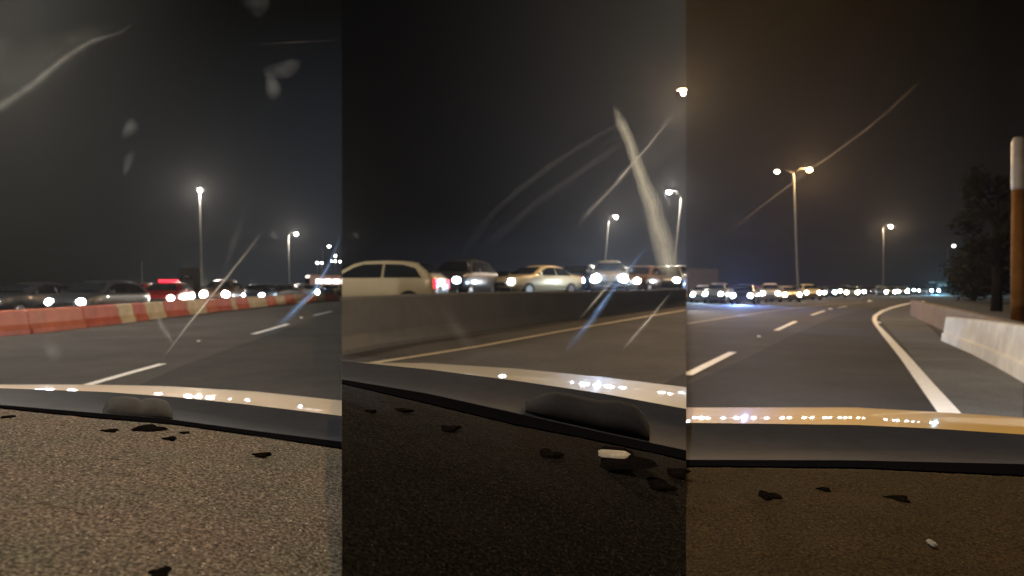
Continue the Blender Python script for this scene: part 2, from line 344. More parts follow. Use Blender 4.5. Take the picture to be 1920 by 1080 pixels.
for a, b, c in blocks:
    p, q = G(a, by(a), s=0), G(b, by(b), s=0); L = (q-p).length; L2 = L-.04; ang = math.atan2(q.y-p.y, q.x-p.x)
    prof = [(-.24, 0), (-.24, .12), (-.15, .26), (-.10, .56), (-.09, .62), (-.06, .64), (.06, .64), (.09, .62), (.10, .56), (.15, .26), (.24, .12), (.24, 0)]
    vs = []; xs = [0, .05, .12, L2-.12, L2-.05, L2]; sh = [.86, .97, 1, 1, .97, .86]
    for x, k in zip(xs, sh): vs += [(x, y*k+.24, z*(1 if k == 1 else (.985 if k > .9 else .95))+0.0) for y, z in prof]
    n = 12; fs = [(i*n+k, i*n+(k+1) % n, (i+1)*n+(k+1) % n, (i+1)*n+k)[::-1] for i in range(5) for k in range(n)]
    fs += [tuple(range(n)), tuple(5*n+k for k in range(n))[::-1]]
    cnt[c] = cnt.get(c, 0)+1; k = cnt[c]
    o = mesh('barrier_block', vs, fs, MAT[c+'_plastic'], smooth=False); o.location = p; o.rotation_euler = (0, 0, ang)
    cn = {'orange': 'faded orange', 'red': 'deep red', 'cream': 'cream'}[c]
    tag(o, '%s plastic barrier block, %s %s one along the carriageway' % (cn, ordn[min(k, 10)-1], cn.split()[-1]), 'barrier', 'barrier blocks between the carriageways')

# ------------------------------------------------------------------ right: concrete wall, verge, post, tree
wt = empty('concrete_wall', G(1846, 676), 0, 'pale concrete barrier wall beside the hard shoulder, lit by headlights', 'wall')
def solid(front_bot, h, th, name, m, parent=None, away=(1, .35)):
    """wall with a battered face through ground points"""
    P = [G(*p) for p in front_bot]; av = Vector((away[0], away[1], 0)).normalized(); vs = []
    hs = h if isinstance(h, list) else [h]*len(P)
    for p, hh in zip(P, hs):
        for o_, z in ((0, -.05), (.03, hh*.30), (.09, hh*.36), (.16, hh-.03), (.19, hh), (th, hh), (th, -.05)): q = p+av*o_; vs.append((q.x, q.y, p.z+z))
    n = 7; fs = [(i*n+k, (i+1)*n+k, (i+1)*n+k+1, i*n+k+1) for i in range(len(P)-1) for k in range(n-1)]
    e = n*(len(P)-1); fs += [tuple(range(n)), tuple(e+k for k in range(n))[::-1]]
    o = mesh(name, vs, fs, MAT[m])
    if parent: o.parent = parent; o.matrix_parent_inverse = Matrix.Translation(-parent.location)
    return o
solid([(1764, 639), (1820, 663), (1870, 690), (1960, 742)], [.56, .64, .69, .75], .42, 'wall_face', 'concrete', wt)
s1 = A(1817, 616, 15.6); mk = MB().ball((0, 0, 0), (.075, .03, .05)).build('reflector', MAT['chip'], wt); mk.location = G(1818, 616, .42)-wt.location
dp = []
for x, y in ((1706, 562.5), (1730, 568), (1760, 574), (1800, 583), (1860, 597), (1925, 613), (2050, 646)):
    d_ = .56*F/(y-540); dp.append(((x-960)/F*d_, d_))
pv_ = []; k_ = 5
for i, (x, y) in enumerate(dp):
    for ox, z in ((0, -.05), (.03, .66), (.06, .69), (.32, .69), (.34, -.05)): pv_.append((x+ox-dp[0][0], y+ox*.4-dp[0][1], z))
fs_ = [(k_*i+j, k_*(i+1)+j, k_*(i+1)+j+1, k_*i+j+1) for i in range(len(dp)-1) for j in range(k_-1)]+[tuple(range(k_)), tuple(k_*(len(dp)-1)+j for j in range(k_))[::-1]]
dk = mesh('parapet', pv_, fs_, MAT['earth']); dk.location = (dp[0][0], dp[0][1], 0)
tag(dk, 'brown parapet running behind the pale concrete wall and on to the bend', 'wall')
vg = [(x+.3, y+.1) for x, y in dp[::-1]]+[(38, 60), (60, 140), (120, 400), (600, 420), (300, 6)]
tag(mesh('verge', [(x, y, .015) for x, y in vg], [tuple(range(len(vg)))], MAT['dark_earth']), kind='structure')
pb = G(1908, 640); pd = 17.0
ps = empty('marker_post', A(1908, 600, pd), 0, 'rust orange post with pale upper panel behind the concrete wall', 'post')
def rel(parent, p): return Vector(p)-parent.location
mb = MB().tube([rel(ps, A(1908, 640, pd)), rel(ps, A(1908, 470, pd)), rel(ps, A(1909, 356, pd))], [.155, .145, .14], 16); mb.build('post', MAT['rust_paint'], ps, True)
mb = MB().tube([rel(ps, A(1909, 356, pd-.01)), rel(ps, A(1909, 350, pd-.01)), rel(ps, A(1909, 266, pd-.01)), rel(ps, A(1909.5, 258, pd-.01))], [.150, .155, .15, .11], 16)
mb.build('panel', MAT['sign_white'], ps, True)

def tree(loc, hgt, rad, label, leaves=2600, seed=1):
    rr = random.Random(seed); t = empty('tree', loc, 0, label, 'tree', None)
    tk = MB().tube([(0, 0, 0), (.1, 0, hgt*.3), (.0, .1, hgt*.6), (.1, 0, hgt*.85)], [.28, .22, .14, .04], 9)
    cl = []
    for k in range(22):
        z = hgt*(.28+.68*rr.random()); f = 1-abs(z/hgt-.6)*1.3; a = rr.random()*6.28; r = rad*f*(.4+.6*rr.random())
        c = Vector((math.cos(a)*r, math.sin(a)*r, z)); cl.append((c, rad*(.25+.25*rr.random())))
        tk.tube([(0, 0, z*.7), (c.x*.5, c.y*.5, z*.86), tuple(c)], [.07, .05, .015], 5)
    tk.build('trunk', MAT['bark'], t, True)
    vs, fs = [], []
    for i in range(leaves):
        c, r = rr.choice(cl); d = Vector((rr.gauss(0, 1), rr.gauss(0, 1), rr.gauss(0, 1))).normalized()*r*rr.random()**.4
        p = c+d; a = Vector((rr.gauss(0, 1), rr.gauss(0, 1), rr.gauss(0, 1))).normalized(); b = a.orthogonal().normalized(); s = .10+.10*rr.random(); k = len(vs)
        vs += [p-a*s*1.5, p+b*s*.6, p+a*s*1.5, p-b*s*.6]; fs.append((k, k+1, k+2, k+3))
    mesh('crown', vs, fs, MAT['foliage'], t)
    return t
tree((A(1868, 560, 34).x, 34, 0), 7.6, 2.1, 'dark bushy tree to the left of the rust orange post', 3400, 3)
tree((A(1945, 560, 44).x, 44, 0), 9.5, 2.8, 'dark tree rising behind the rust orange post at the frame edge', 3000, 5)
for x, d, h, r, s, lb in ((1825, 60, 4.0, 3.0, 8, 'low dark shrubby tree right of the far bus lights'), (1870, 52, 4.5, 3.2, 9, 'broad low tree beyond the end of the pale concrete wall')):
    tree((A(x, 560, d).x, d, 0), h, r, lb, 2600, s)

# ------------------------------------------------------------------ lamps
def lamp_light(p, colr, power, size=.25):
    l = bpy.data.lights.new('lamp_light', 'POINT'); l.color = colr; l.energy = power; l.shadow_soft_size = size
    o = link(bpy.data.objects.new('lamp_light', l)); o.location = p; return o
def street_lamp(head, base_px, top_px, d, lm, label, light=None, second=None, s=None, size=None, group='street lamps along the road'):
    """head/top px seen at distance d; the pole stands on the road"""
    u = (base_px-960)/F; s = sector(u) if s is None else s
    b = Vector((u*d, d, SL[s]*d)); t = empty('street_lamp', b, 0, label, 'street lamp', group)
    tp = A(top_px[0], top_px[1], d)-b
    MB().tube([(0, 0, -.1), (0, 0, .8), (tp.x*.5, 0, tp.z*.5), (tp.x, 0, tp.z-.1), tuple(tp)], [.15, .10, .085, .06, .05], 10).build('pole', MAT['pole_metal'], t, True)
    MB().tube([(0, 0, -.05), (0, 0, .12)], [.26, .24], 10).build('pole_base', MAT['pole_metal'], t)
    for hd, m in [(head, lm)]+([second] if second else []):
        hp = A(hd[0], hd[1], d)-b; sg = 1 if hp.x > tp.x else -1
        near = abs(hp.x-tp.x) < .35
        MB().tube([tuple(tp), (tp.x+(hp.x-tp.x)*.4, 0, hp.z+.13), (hp.x-sg*(.0 if near else .3), 0, hp.z+.16)], .028, 8).build('arm', MAT['housing'], t, True)
        hs = .5*size if size else .22*max(1, d/60)
        MB().ball((hp.x, 0, hp.z+.20), (.34, .2, .07)).build('lamp_housing', MAT['housing'], t, True)
        hs = hs*(.7 if second and hd is second[0] else 1); MB().ball((hp.x, 0, hp.z), (hs*1.1, hs*.8, hs*.8)).build('lamp_bulb', MAT[m], t, True)
        if light and hd is head:
            l = lamp_light((hp.x, -hs*1.6, hp.z-hs*.4), light[0], light[1]); l.parent = t
    return t
WHT = (1, .90, .76); AMB = (1, .60, .24); PCH = (1, .74, .46)
street_lamp((375, 357), 378, (375, 362), 66, 'lamp_white', 'tall single white street lamp, highest one left of centre', (WHT, 9000), size=.30)
street_lamp((556, 439), 543, (541, 442), 112, 'lamp_white', 'white street lamp with short arm right of the tallest left lamp', (WHT, 9000), size=.44)
street_lamp((617, 462), 606, (605, 464), 150, 'lamp_white', 'small far white street lamp above the bus', size=.5)
street_lamp((629, 480), 622, (622, 482), 210, 'lamp_white', 'tiny street lamp just below and right of the far one above the bus', size=.55)
street_lamp((1254, 361), 1262, (1277, 372), 70, 'lamp_white', 'white street lamp with leaning pole nearest the panel edge, beside the thick pale streak', (WHT, 8000), size=.34, s=1)
street_lamp((1155, 407), 1132, (1141, 415), 88, 'lamp_white', 'white street lamp with leaning pole left of the thick pale streak', (WHT, 8000), size=.38, s=1)
street_lamp((1517, 319), 1497, (1488, 324), 60, 'lamp_amber', 'double headed street lamp with one glowing amber head', ((1, .60, .26), 8000), ((1457, 322), 'lamp_peach'), size=.5)
street_lamp((1670, 425), 1656, (1656, 428), 108, 'lamp_peach', 'peach coloured street lamp right of the double headed one', (PCH, 9000), size=.42)
street_lamp((1788, 461), 1777, (1777, 464), 150, 'lamp_white', 'small street lamp above the teal bus in the distance', size=.45)
# near lamps at the edges of the views: these light the foregrounds
street_lamp((-95, 90), -170, (-150, 80), 18, 'lamp_white', 'near white street lamp just beyond the left edge', (WHT, 5200), size=.2, group='near street lamps')
NEARLAMP = street_lamp((1281, 176), 1420, (1420, 170), 30, 'lamp_amber', 'near amber lamp glowing high at the edge between two views', ((1, .66, .34), 6500), size=.16, s=1, group='near street lamps')
def overhead(x, y, z, m, light, label, side):
    t = empty('street_lamp', (x+side*3.5, y, 0), 0, label, 'street lamp', 'near street lamps')
    MB().tube([(0, 0, 0), (0, 0, z)], [.13, .08], 10).build('pole', MAT['pole_metal'], t, True)
    MB().tube([(0, 0, z), (-side*1.6, 0, z+.4), (-side*3.2, 0, z+.3)], .05, 8).build('arm', MAT['housing'], t, True)
    MB().ball((-side*3.5, 0, z+.3), (.5, .2, .1)).build('lamp_housing', MAT['housing'], t, True)
    MB().ball((-side*3.5, 0, z+.18), (.2, .14, .08)).build('lamp_bulb', MAT[m], t, True)
    l = lamp_light((-side*3.5, 0, z-.2), light[0], light[1]); l.parent = t
overhead(-2.0, 3.5, 9.0, 'lamp_white', (WHT, 1700), 'white street lamp over the left car, out of the picture above', -1)
overhead(1.3, 3.0, 9.5, 'lamp_amber', (AMB, 1100), 'amber street lamp over the right car, out of the picture above', 1)

# tiny distant lamps left
for i, (x, y, d, l) in enumerate(((595, 493, 190, 'tiny far lamp, leftmost of a pair above the bus'), (603, 493, 190, 'tiny far lamp, right one of the pair above the bus'), (622, 490, 240, 'tiny far lamp, left of three at the panel edge'), (629, 490, 240, 'tiny far lamp, middle of three at the panel edge'), (637.5, 490, 240, 'tiny far lamp, last of three at the panel edge'))):
    p = A(x, y, d); b = (p.x, d, SL[0]*d); t = empty('street_lamp', b, 0, l, 'street lamp', 'far street lamps')
    MB().tube([(0, 0, 0), (0, 0, p.z-b[2])], [.12, .07], 8).build('pole', MAT['pole_metal'], t, True)
    MB().ball((0, 0, p.z-b[2]), (.24, .2, .18)).build('lamp_bulb', MAT['lamp_white'], t, True)

# ------------------------------------------------------------------ cars
PR = {
 'hatch': dict(st=[(-2.02, .62, .84), (-1.98, .74, 1.00), (-1.90, .84, 1.06), (-1.72, .86, 1.24), (-1.50, .87, 1.38), (-1.10, .88, 1.47), (-.5, .88, 1.50), (.15, .88, 1.48), (.50, .88, 1.40), (.85, .88, 1.20), (1.20, .87, 1.00), (1.55, .86, .95), (1.85, .80, .86), (2.02, .70, .74), (2.08, .60, .60)],
               belt=.96, wins=[[(-1.62, .99), (-1.42, 1.26), (-1.05, 1.36), (-.52, 1.38), (-.52, .99)], [(-.44, .99), (-.44, 1.38), (.12, 1.37), (.42, 1.28), (.92, .99)]], ws=((.58, 1.36), (1.16, 1.02)), rw=((-1.50, 1.36), (-1.86, 1.08)), wx=(-1.28, 1.30)),
 'suv': dict(st=[(-2.12, .70, .95), (-2.08, .82, 1.12), (-2.02, .88, 1.22), (-1.88, .90, 1.42), (-1.70, .90, 1.58), (-1.2, .90, 1.66), (-.4, .90, 1.69), (.2, .90, 1.66), (.55, .90, 1.55), (.9, .90, 1.33), (1.22, .90, 1.12), (1.6, .89, 1.07), (1.95, .84, .98), (2.12, .76, .86), (2.18, .66, .66)],
             belt=1.08, wins=[[(-1.82, 1.12), (-1.66, 1.42), (-1.2, 1.53), (-.52, 1.55), (-.52, 1.12)], [(-.44, 1.12), (-.44, 1.55), (.2, 1.53), (.48, 1.44), (.98, 1.12)]], ws=((.62, 1.50), (1.18, 1.16)), rw=((-1.74, 1.52), (-2.0, 1.22)), wx=(-1.34, 1.36)),
 'sedan': dict(st=[(-2.25, .66, .80), (-2.20, .78, .96), (-2.05, .84, 1.00), (-1.65, .86, 1.03), (-1.35, .87, 1.16), (-1.0, .88, 1.34), (-.55, .88, 1.43), (.0, .88, 1.43), (.4, .88, 1.33), (.8, .88, 1.13), (1.10, .87, .98), (1.6, .86, .92), (2.0, .80, .82), (2.2, .70, .70), (2.26, .6, .56)],
               belt=.93, wins=[[(-1.40, .96), (-1.0, 1.25), (-.45, 1.32), (-.45, .96)], [(-.37, .96), (-.37, 1.32), (.05, 1.31), (.34, 1.22), (.82, .96)]], ws=((.46, 1.29), (1.04, 1.0)), rw=((-.98, 1.31), (-1.52, 1.08)), wx=(-1.32, 1.36)),
}
def sidey(zb, z, w, top):
    if z <= zb: return w
    f = (z-zb)/max(.01, 1.5-zb); return w*(1-.26*f)
def make_car(kind, paint, head, tail, r_head=.12, parent_loc=(0, 0, 0)):
    P = PR[kind]; zb = P['belt']; root = empty('parked_car', parent_loc)
    rings = []; n = 0; vs = []; fs = []
    for x, w, zt in P['st']:
        b = min(zb, zt-.04); lo = .22 if abs(x) < 1.9 else .34; lt = max(zt-.06, b+.01)
        half = [(0, lo), (w*.80, lo), (w*.97, lo+.10), (w, (lo+b)*.5), (w*.985, b-.08), (w*.95, b)]
        wt_ = sidey(b, zt, w*.94, zt)
        half += [((w*.95+wt_)/2, (b+lt)/2), (wt_*.97, lt), (wt_*.80, zt-.01), (0, zt)]
        ring = half+[(-y, z) for y, z in half[-2:0:-1]]; n = len(ring); vs += [(x, y, z) for y, z in ring]; rings.append(ring)
    for i in range(len(rings)-1):
        for k in range(n): fs.append((i*n+k, (i+1)*n+k, (i+1)*n+(k+1) % n, i*n+(k+1) % n))
    fs += [tuple(range(n)), tuple((len(rings)-1)*n+k for k in range(n))[::-1]]
    body = mesh('body', vs, fs, MAT[paint], root, True)
    def W(x): return lerp_list([(a, b) for a, b, c in P['st']], x)
    for sgn in (1, -1):
        for poly in P['wins']:
            v = []
            for off in (.012, -.03):
                v += [(x, sgn*(sidey(zb, z, W(x)*.94, z)+.012+off), z) for x, z in poly]
            m = len(poly); f = [tuple(range(m)) if sgn < 0 else tuple(range(m))[::-1]]+[(i, (i+1) % m, m+(i+1) % m, m+i) for i in range(m)]
            mesh('side_window', v, f, MAT['glass_dark'], root)
        mb = MB().box((.78, sgn*(W(.8)+.09), zb+.09), (.10, .18, .12)); mb.build('wing_mirror', MAT[paint], root)
    for nm, ((x0, z0), (x1, z1)), sx in (('windscreen', P['ws'], 1), ('rear_window', P['rw'], -1)):
        wa, wb = sidey(zb, z0, W(x0)*.94, 0)*.86, sidey(zb, z1, W(x1)*.94, 0)*.90; v = []
        for o_ in (.022, -.02): v += [(x0+sx*o_, wa, z0+.035+o_*.5), (x0+sx*o_, -wa, z0+.035+o_*.5), (x1+sx*o_, -wb, z1+.035+o_*.5), (x1+sx*o_, wb, z1+.035+o_*.5)]
        mesh(nm, v, [(0, 1, 2, 3), (0, 4, 5, 1), (1, 5, 6, 2), (2, 6, 7, 3), (3, 7, 4, 0)], MAT['glass_dark'], root)
    xf = P['st'][-1][0]; xr = P['st'][0][0]
    MB().box((xf+.0, 0, .56), (.06, .80, .16)).build('grille', MAT['trim'], root)
    MB().box((xf+.0, 0, .34), (.10, 1.36, .12)).build('bumper', MAT['trim'], root)
    MB().box((xr-.0, 0, .42), (.10, 1.40, .16)).build('bumper', MAT['trim'], root)
    MB().box((xr-.03, 0, .68), (.03, .50, .11)).build('number_plate', MAT['cream_plastic'], root)
    zh = .66 if kind != 'suv' else .76
    for sgn in (1, -1):
        MB().ball((xf-.07, sgn*.60, zh), (.10, max(.16, r_head), r_head)).build('headlight', MAT[head], root, True)
        MB().box((xr+.06, sgn*.66, zh+.16), (.14, .20, .26)).build('tail_light', MAT[tail], root)
        for x in P['wx']:
            wh = MB().tube([(0, -.1, 0), (0, .1, 0)], .315, 18).build('wheel', MAT['tyre'], root, False); wh.location = (x, sgn*.80, .315)
            MB().tube([(0, sgn*.085, 0), (0, sgn*.108, 0)], [.20, .18], 14).build('rim', MAT['rim'], wh)
    return root
def kids(o, pool): return [c for c in pool if c.parent == o]
def copy_tree(o, pool, parent=None):
    c = o.copy(); link(c); c.parent = parent
    for ch in kids(o, pool): copy_tree(ch, pool, c)
    return c
protos = {}
def car(kind, paint, head, tail, loc, rz, label, rh=.12, group='cars queued on the far carriageway'):
    key = (kind, paint, head, tail, rh)
    if key not in protos:
        before = set(bpy.data.objects); o = make_car(kind, paint, head, tail, rh); protos[key] = (o, [x for x in bpy.data.objects if x not in before])
    else: o = copy_tree(protos[key][0], protos[key][1])
    o.name = 'car'; o.location = loc; o.rotation_euler = (0, 0, rz)
    return tag(o, label, 'car', group)
def place(px, d, s=None, dy=0):
    u = (px-960)/F; s = sector(u) if s is None else s; return (u*d, d, SL[s]*d+dy)
# left stretch, behind the barrier
car('sedan', 'car_charcoal', 'head_warm', 'tail_dim', place(58, 27), R(262), 'dark car with warm front lamp at far left behind the barrier')
car('hatch', 'car_charcoal', 'head_white', 'tail_dim', place(190, 26), R(268), 'charcoal hatchback with white headlight behind the deep red barrier block')
rc = car('hatch', 'car_red', 'head_white', 'tail_red', place(316, 34), R(284), 'red car with glowing roof bar behind the barrier')
MB().box((0, 0, 1.55), (.25, .9, .10)).build('light_bar', MAT['tail_red'], rc)
car('suv', 'car_brown', 'head_strong', 'tail_dim', place(418, 40), R(282), 'brown car with the dazzling warm headlight left of the dark far cars', .20)
car('sedan', 'car_red', 'head_white', 'tail_red', place(258, 36), R(270), 'red saloon between the charcoal hatchback and the red car with roof bar')
car('sedan', 'car_navy', 'head_white', 'tail_dim', place(486, 44), R(280), 'navy saloon right of the dazzling warm headlight')
car('sedan', 'car_charcoal', 'head_white', 'tail_dim', place(527, 52), R(262), 'charcoal saloon, second right of the dazzling warm headlight')
car('hatch', 'car_silver', 'head_white', 'tail_dim', place(560, 58), R(262), 'silver hatchback just left of the dazzling blue headlight')
car('hatch', 'car_navy', 'head_strong_blue', 'tail_dim', place(597, 62), R(264), 'navy hatchback with dazzling blue headlights', .30)
car('sedan', 'car_cream', 'head_warm', 'tail_dim', place(626, 70), R(264), 'cream saloon at the right end of the red and cream barrier', .16)
# middle stretch
car('hatch', 'car_cream', 'head_warm', 'tail_red', place(706, 19.0, 1), R(171), 'cream hatchback seen side on with glowing red tail light', group='cars queued behind the brown barrier')
car('suv', 'car_charcoal', 'head_blue', 'tail_dim', place(868, 27.0, 1), R(252), 'charcoal off road car with two white headlights between two cream cars', .13, 'cars queued behind the brown barrier')
car('sedan', 'car_cream', 'head_white', 'tail_dim', place(1008, 29.5, 1), R(222), 'cream saloon facing left with one white headlight', .14, 'cars queued behind the brown barrier')
mids = [(1086, 33, 'hatch', 'car_navy', 'head_blue', 250, 'navy hatchback with blue headlights right of the cream saloon'),
        (1104, 38, 'hatch', 'car_red', 'head_white', 235, 'dark red hatchback left of the brightest middle headlights'),
        (1142, 31, 'suv', 'car_silver', 'head_strong_blue', 262, 'silver off road car with the brightest blue white headlights'),
        (1135, 52, 'suv', 'car_white', 'head_blue', 262, 'white off road car behind the brightest blue white headlights'),
        (1203, 31, 'sedan', 'car_brown', 'head_white', 238, 'brown saloon with one white headlight left of the charcoal saloon at the queue end'),
        (1251, 33, 'sedan', 'car_charcoal', 'head_white', 252, 'charcoal saloon between the brown saloon and the dazzling cream hatchback'),
        (1274, 40, 'hatch', 'car_cream', 'head_strong', 262, 'cream hatchback with dazzling headlight at the end of the middle queue')]
for x, dd, k, pt, hd, rz, lb in mids: car(k, pt, hd, 'tail_red' if 'red' in pt else 'tail_dim', place(x, dd, 1), R(rz), lb, .13 if 'strong' not in hd else .2, 'cars queued behind the brown barrier')
paints = ['car_charcoal', 'car_silver', 'car_navy', 'car_white', 'car_brown']
pname = {'car_charcoal': 'charcoal', 'car_silver': 'silver', 'car_navy': 'navy', 'car_white': 'white', 'car_brown': 'brown', 'car_cream': 'cream', 'car_red': 'red'}
far_mid = [(1166, 58), (1181, 70), (1195, 62), (1212, 74), (1226, 64), (1239, 78), (1252, 90)]
for i, (x, dd) in enumerate(far_mid):
    pt = paints[i % 5]; car(['sedan', 'hatch'][i % 2], pt, 'head_white', 'tail_dim', place(x, dd, 1), R(262), 'far %s car, %s from the left in the distant middle queue' % (pname[pt], ['first', 'second', 'third', 'fourth', 'fifth', 'sixth', 'seventh'][i]), .17, 'distant cars of the middle queue')
# right stretch
rowR = [(1320, 56, 'hatch', 'car_white', 'head_cyan'), (1347, 54, 'suv', 'car_silver', 'head_cyan'), (1371, 57, 'sedan', 'car_charcoal', 'head_white'), (1398, 50, 'hatch', 'car_navy', 'head_blue'),
        (1424, 60, 'sedan', 'car_red', 'head_warm'), (1444, 58, 'suv', 'car_white', 'head_white'), (1472, 58, 'sedan', 'car_cream', 'head_warm'), (1490, 72, 'hatch', 'car_brown', 'head_white'),
        (1515, 68, 'suv', 'car_cream', 'head_white'), (1536, 84, 'sedan', 'car_navy', 'head_white'), (1551, 88, 'hatch', 'car_silver', 'head_blue'), (1566, 120, 'sedan', 'car_charcoal', 'head_white'),
        (1584, 96, 'suv', 'car_silver', 'head_white'), (1598, 84, 'sedan', 'car_white', 'head_warm'), (1611, 104, 'hatch', 'car_charcoal', 'head_white'), (1623, 140, 'sedan', 'car_navy', 'head_white'),
        (1634, 132, 'hatch', 'car_brown', 'head_white'), (1651, 112, 'suv', 'car_silver', 'head_cyan'), (1660, 104, 'sedan', 'car_charcoal', 'head_white'), (1674, 138, 'hatch', 'car_white', 'head_warm'),
        (1689, 104, 'sedan', 'car_silver', 'head_white'), (1702, 150, 'suv', 'car_white', 'head_cyan'), (1712, 156, 'hatch', 'car_charcoal', 'head_white'), (1732, 170, 'sedan', 'car_silver', 'head_cyan'),
        (1743, 120, 'suv', 'car_navy', 'head_strong_blue')]
nth = ['first', 'second', 'third', 'fourth', 'fifth', 'sixth', 'seventh', 'eighth', 'ninth', 'tenth', 'eleventh', 'twelfth', 'thirteenth', 'fourteenth', 'fifteenth', 'sixteenth', 'seventeenth', 'eighteenth', 'nineteenth', 'twentieth', 'twenty first', 'twenty second', 'twenty third', 'twenty fourth', 'last']
ra = random.Random(4)
for i, (x, dd, k, pt, hd) in enumerate(rowR):
    car(k, pt, hd, 'tail_dim', place(x, dd, 2), R(248+ra.uniform(-10, 16)), '%s %s, %s from the left in the long queue beyond the curve' % (pname[pt], {'hatch': 'hatchback', 'suv': 'off road car', 'sedan': 'saloon'}[k], nth[i]), (.20 if dd > 80 else .17) if 'strong' not in hd else .12, 'cars in the queue beyond the curve')

for o in [x for x in bpy.data.objects if x.get('category') == 'car']:
    lb = o['label']
    for key, colr, pw in (('dazzling warm', (1, .86, .66), 1500), ('dazzling blue', (.40, .66, 1), 7000), ('brightest blue white headlights', (.42, .64, 1), 3500), ('dazzling headlight at the end', (1, .94, .85), 1100),
                          ('navy hatchback, fourth', (.22, .38, 1), 6000), ('white hatchback, first', (.5, .8, 1), 1000), ('navy off road car, last', (.30, .72, 1), 9000), ('charcoal hatchback with white headlight', (.85, .92, 1), 350)):
        if key in lb and 'behind the brightest' not in lb and 'left of the brightest' not in lb and 'left of the dazzling' not in lb and 'right of the dazzling' not in lb:
            ld = bpy.data.lights.new('headlight_beam', 'SPOT'); ld.color = colr; ld.energy = pw; ld.spot_size = R(110); ld.spot_blend = .6; ld.shadow_soft_size = .12
            l = link(bpy.data.objects.new('headlight_beam', ld)); l.location = (2.35, 0, .72); l.rotation_euler = (0, R(-86), 0); l.parent = o
# ------------------------------------------------------------------ buses and truck
def bus(loc, rz, L, h, body, win, head, label, nwin=7):
    t = empty('bus', loc, rz, label, 'bus'); wd = 1.2; vs = []; fs = []
    sec = [(-wd, .35), (-wd, h-.3), (-wd+.12, h-.08), (-wd+.35, h), (wd-.35, h), (wd-.12, h-.08), (wd, h-.3), (wd, .35)]
    for x, k in ((-L/2, .93), (-L/2+.15, 1), (L/2-.2, 1), (L/2, .93)): vs += [(x, y*k, .35+(z-.35)*(k if k == 1 else .97)) for y, z in sec]
    for i in range(3):
        for k in range(8): fs.append((i*8+k, i*8+(k+1) % 8, (i+1)*8+(k+1) % 8, (i+1)*8+k))
    fs += [tuple(range(8))[::-1], tuple(24+k for k in range(8))]
    mesh('body', vs, fs, MAT[body], t)
    for sg in (1, -1):
        for k in range(nwin):
            x = -L/2+.6+(L-1.2)*(k+.5)/nwin; MB().box((x, sg*(wd+.005), h-.85), ((L-1.2)/nwin*.82, .03, .62)).build('window', MAT[win], t)
        for x in (-L*.3, L*.32):
            w_ = MB().tube([(0, -.14, 0), (0, .14, 0)], .45, 16).build('wheel', MAT['tyre'], t); w_.location = (x, sg*(wd-.12), .45)
        MB().ball((L/2, sg*.9, .75), (.08, .2, .16)).build('headlight', MAT[head], t, True)
    MB().box((L/2+.0, 0, h-.95), (.06, 2.0, 1.0)).build('windscreen', MAT['glass_dark'], t)
    MB().box((L/2+.0, 0, h-.25), (.08, 1.4, .2)).build('destination_box', MAT[win], t)
    return t
bus(place(640, 86, 0), R(214), 9.0, 2.75, 'bus_pink', 'bus_window', 'head_white', 'pinkish white bus with lit windows at the end of the barrier')
bus(place(1772, 168, 2), R(205), 10.5, 2.9, 'bus_teal', 'bus_window_blue', 'head_cyan', 'teal bus at the right end of the distant traffic queue', 8)
tk = empty('box_truck', place(1290, 62, 2), R(210), 'dim beige box truck at the left end of the right hand queue', 'truck')
MB().box((-1.0, 0, 1.9), (4.0, 2.1, 2.4)).build('cargo_box', MAT['wall_dim'], tk)
MB().box((1.9, 0, 1.25), (1.6, 2.0, 1.7)).build('cab', MAT['car_cream'], tk)
MB().box((2.71, 0, 1.55), (.04, 1.7, .7)).build('windscreen', MAT['glass_dark'], tk)
for x in (-2, 1.9):
    for sg in (1, -1):
        w_ = MB().tube([(0, -.14, 0), (0, .14, 0)], .42, 14).build('wheel', MAT['tyre'], tk); w_.location = (x, sg*.92, .42)
def clip(root, u, keep):
    """the stretch ends here: cut the thing at the vertical plane where the next one begins"""
    bpy.context.view_layer.update(); nw = Vector((1, -u, 0)).normalized()*(-keep)
    for o in [root]+list(root.children_recursive):
        if o.type != 'MESH': continue
        bm = bmesh.new(); bm.from_mesh(o.data); M4 = o.matrix_world; inv = M4.inverted()
        co = inv @ Vector((0, 0, 0)); no = (M4.to_3x3().transposed() @ nw).normalized()
        bmesh.ops.bisect_plane(bm, geom=bm.verts[:]+bm.edges[:]+bm.faces[:], plane_co=co, plane_no=no, clear_outer=True)
        if len(bm.faces) == 0: bm.free(); bpy.data.objects.remove(o); continue
        o.data = o.data.copy(); bm.to_mesh(o.data); bm.free()
for o in [x for x in bpy.data.objects if x.get('category') in ('car', 'bus', 'truck')]:
    lb = o['label']
    if 'seen side on' in lb or 'far left of the middle' in lb: clip(o, U1, 1)
    elif 'pinkish white bus' in lb or 'right end of the red and cream' in lb: clip(o, U1, -1)
    elif 'at the end of the middle queue' in lb: clip(o, U2, -1)
    elif 'beige box truck' in lb: clip(o, U2, 1)
clip(MEDIAN, U1, 1); clip(MEDIAN, U2, -1); clip(NEARLAMP, U2, -1)
# faint building beyond the left queue
hb = empty('building', (A(358, 540, 150).x, 150, 0), 0, 'dim reddish block standing behind the tall lamp pole', 'building')
MB().box((0, 0, 2.9), (3.0, 4, 5.8)).build('wall', MAT['wall_dim'], hb)
MB().box((0, 0, 5.9), (3.3, 4.3, .22)).build('roof', MAT['concrete_dark'], hb)
for k in range(3): MB().box((-1+k, -2.01, 3.6), (.5, .04, .8)).build('window', MAT['glass_dark'], hb)
# slim far poles
for x, y0, dd, lb in ((266, 490, 60, 'slim unlit pole behind the charcoal hatchback'),):
    p = A(x, y0, dd); o = MB().tube([(0, 0, 0), (0, 0, p.z)], [.07, .04], 8).build('unlit_pole', MAT['pole_metal']); o.location = (p.x, dd, 0); tag(o, lb, 'pole')

